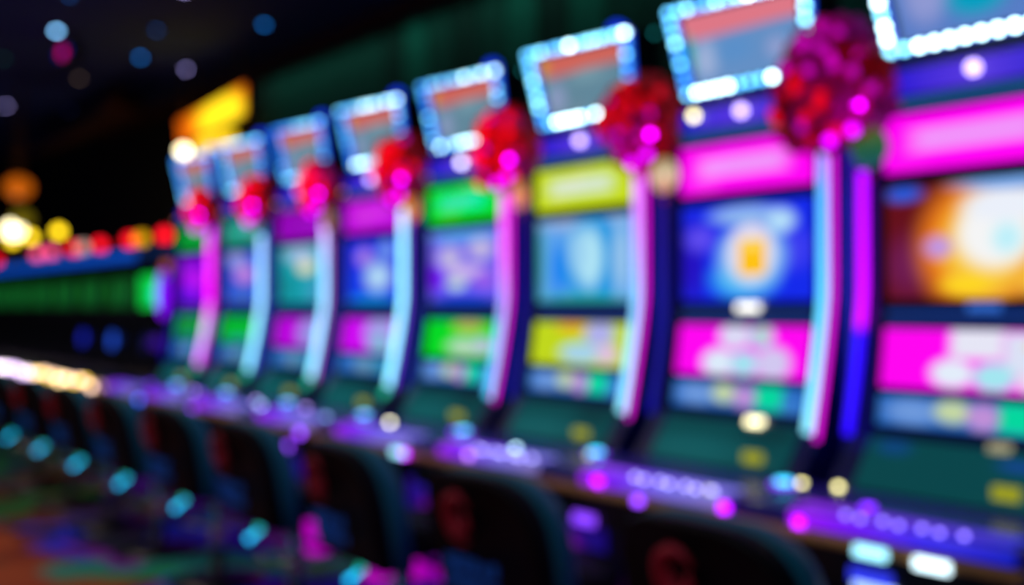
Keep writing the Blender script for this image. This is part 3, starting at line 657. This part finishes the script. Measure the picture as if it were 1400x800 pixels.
for n, (x, z, r, c, st, lb) in enumerate(((-9.9,2.38,.13,(200,95,10),1.0,'large orange paper lantern at the left edge'), (-9.75,2.06,.10,(120,105,15),.8,'olive green paper lantern under the orange one'), (-10.1,1.97,.10,(255,240,190),5,'bright warm white lantern at the left edge, left of the yellow lamp'))):
    o = empty('paper_lantern', (x, .0, z-r), lb, 'lantern')
    part('lantern_shade', 'pl%d' % n, lambda b: b.ball((0,0,r), r, 14, 8, (1,1,.85)), glow('paper_%d' % n, c, st), o, smooth=True)
    part('lantern_cord', 'plc%d' % n, lambda b: b.tube([(0,0,2*r-.02),(0,0,3.4-z+r)], .006, 6), gold, o)

def roof(b):
    # two upswept tiled eaves of a pagoda canopy
    n = 16
    for (x0, x1, y0, z0, dz) in ((-12.6,-8.5,.45,2.96,.14), (-11.6,-9.0,.65,3.20,.10)):
        top = []; bot = []
        for i in range(n+1):
            f = i/n; e = abs(2*f-1)**3
            top.append((x0+(x1-x0)*f, y0, z0+.14*e))
            bot.append((x0+.4+(x1-x0-.8)*f, y0+.45, z0+dz))
        vs = top+[(x, y, z-.06) for x, y, z in top]+bot+[(x, y, z-.06) for x, y, z in bot]
        m = n+1; fs = []
        for i in range(n):
            fs += [(i,i+1,m+i+1,m+i), (2*m+i,2*m+i+1,i+1,i), (m+i,m+i+1,3*m+i+1,3*m+i), (3*m+i,3*m+i+1,2*m+i+1,2*m+i)]
        fs += [(0,m,3*m,2*m), (n,2*m+n,3*m+n,m+n)]
        b.add(vs, fs)
t = empty('pagoda_canopy', (0,0,0), 'dark brown upswept pagoda roof hanging over the far green bank', 'canopy')
part('roof', 'roof', roof, brown, t)
for x in (-11, -9.6): part('hanging_rod', 'cr%g' % x, lambda b: b.tube([(x,.9,3.1),(x,.9,3.4)], .015, 6), gold, t)

# ------------------------------------------------------------------ small ceiling lights
CL = [(-5.718,.098,'l',3),(-6.209,.913,'b',2),(-4.924,1.0,'b',2.2),(-7.395,-.303,'w',5),(-7.875,.521,'b',2.6),(-8.092,1.002,'l',2.6),(-9.1,.35,'o',1.2),(-7.932,-.021,'n',2.6),
      (-6.884,.314,'d',1.2),(-6.321,-.495,'d',1.4),(-8.673,-.409,'t',.9),(-11.027,.125,'l',2.2),(-10.9,.75,'n2',.7),(-4.6,.55,'d',1.2)]
cc = {'l': (150,140,210), 'b': (15,95,175), 'w': (120,185,240), 'o': (100,80,70), 'n': (15,50,150), 'd': (10,60,120), 't': (10,60,60), 'n2': (20,25,70)}
pos = ('brighter lavender','blue','blue','pale blue bright','blue','lavender','dim amber','deep blue','dim blue','dim blue','dim teal','lavender','very dim navy','dim blue')
CLW = ['lavender recessed ceiling light, nearest of the lavender ones', 'blue recessed ceiling light above the far machines', 'blue recessed ceiling light nearest the curtain, top of the photo',
 'brightest pale blue ceiling light, upper left', 'blue recessed ceiling light left of the lavender one over the sign', 'lavender ceiling light just above the yellow sign', 'dim amber ceiling light by the pagoda canopy',
 'deep blue ceiling light beside the brightest one', 'dim blue ceiling light in the middle of the dark ceiling', 'dim blue ceiling light above the magenta projector', 'dim teal ceiling light at the left edge',
 'lavender ceiling light at the left edge, lower one', 'very dim navy ceiling light far left', 'dim blue ceiling light near the top edge']
for (x, y, c, st), lb in zip(CL, CLW):
    o = empty('ceiling_light', (x, y, 3.4), lb, 'light', 'recessed ceiling lights')
    part('housing', 'chous', lambda b: b.tube([(0,0,-.02),(0,0,0)], .06, 16), black, o)
    part('lens', 'clens', lambda b: b.tube([(0,0,-.028),(0,0,-.0205)], .022, 14), glow('ceil_%s_%g' % (c, st), cc[c], st*3.4), o)
o = empty('projector_light', (-7.55, -.15, 3.4), 'magenta and blue effect light on the ceiling, upper left', 'light')
part('bracket', 'pjb', lambda b: b.tube([(0,0,-.1),(0,0,0)], .02, 8), black, o)
part('head', 'pjh', lambda b: b.box(-.16,.14,-.06,.06,-.2,-.1), black, o, bevel=.01)
part('magenta_lens', 'pjm', lambda b: b.ball((0,-.065,-.15), .045, 12, 8, (1,.4,1)), glow('proj_magenta', (205,0,110), 1.8), o, smooth=True)
for x in (-.13, .11): part('blue_lens', 'pjl%g' % x, lambda b: b.ball((x,-.062,-.15), .035, 12, 8, (1,.4,1)), glow('proj_blue', (15,20,130), 1.2), o, smooth=True)
# made-up housings for the added aisle fill lights
for x, y in ((-4.6,-2.6), (.2,-3.6)):
    o = part('fill_housing', 'fix', lambda b: b.box(-1.55,1.55,-.2,.2,-.02,0), black, loc=(x, y, 3.4))
    tag(o, 'long black housing added for the aisle fill light, %s' % ('over the far stools' if x < -1 else 'over the near stools'), 'lamp')
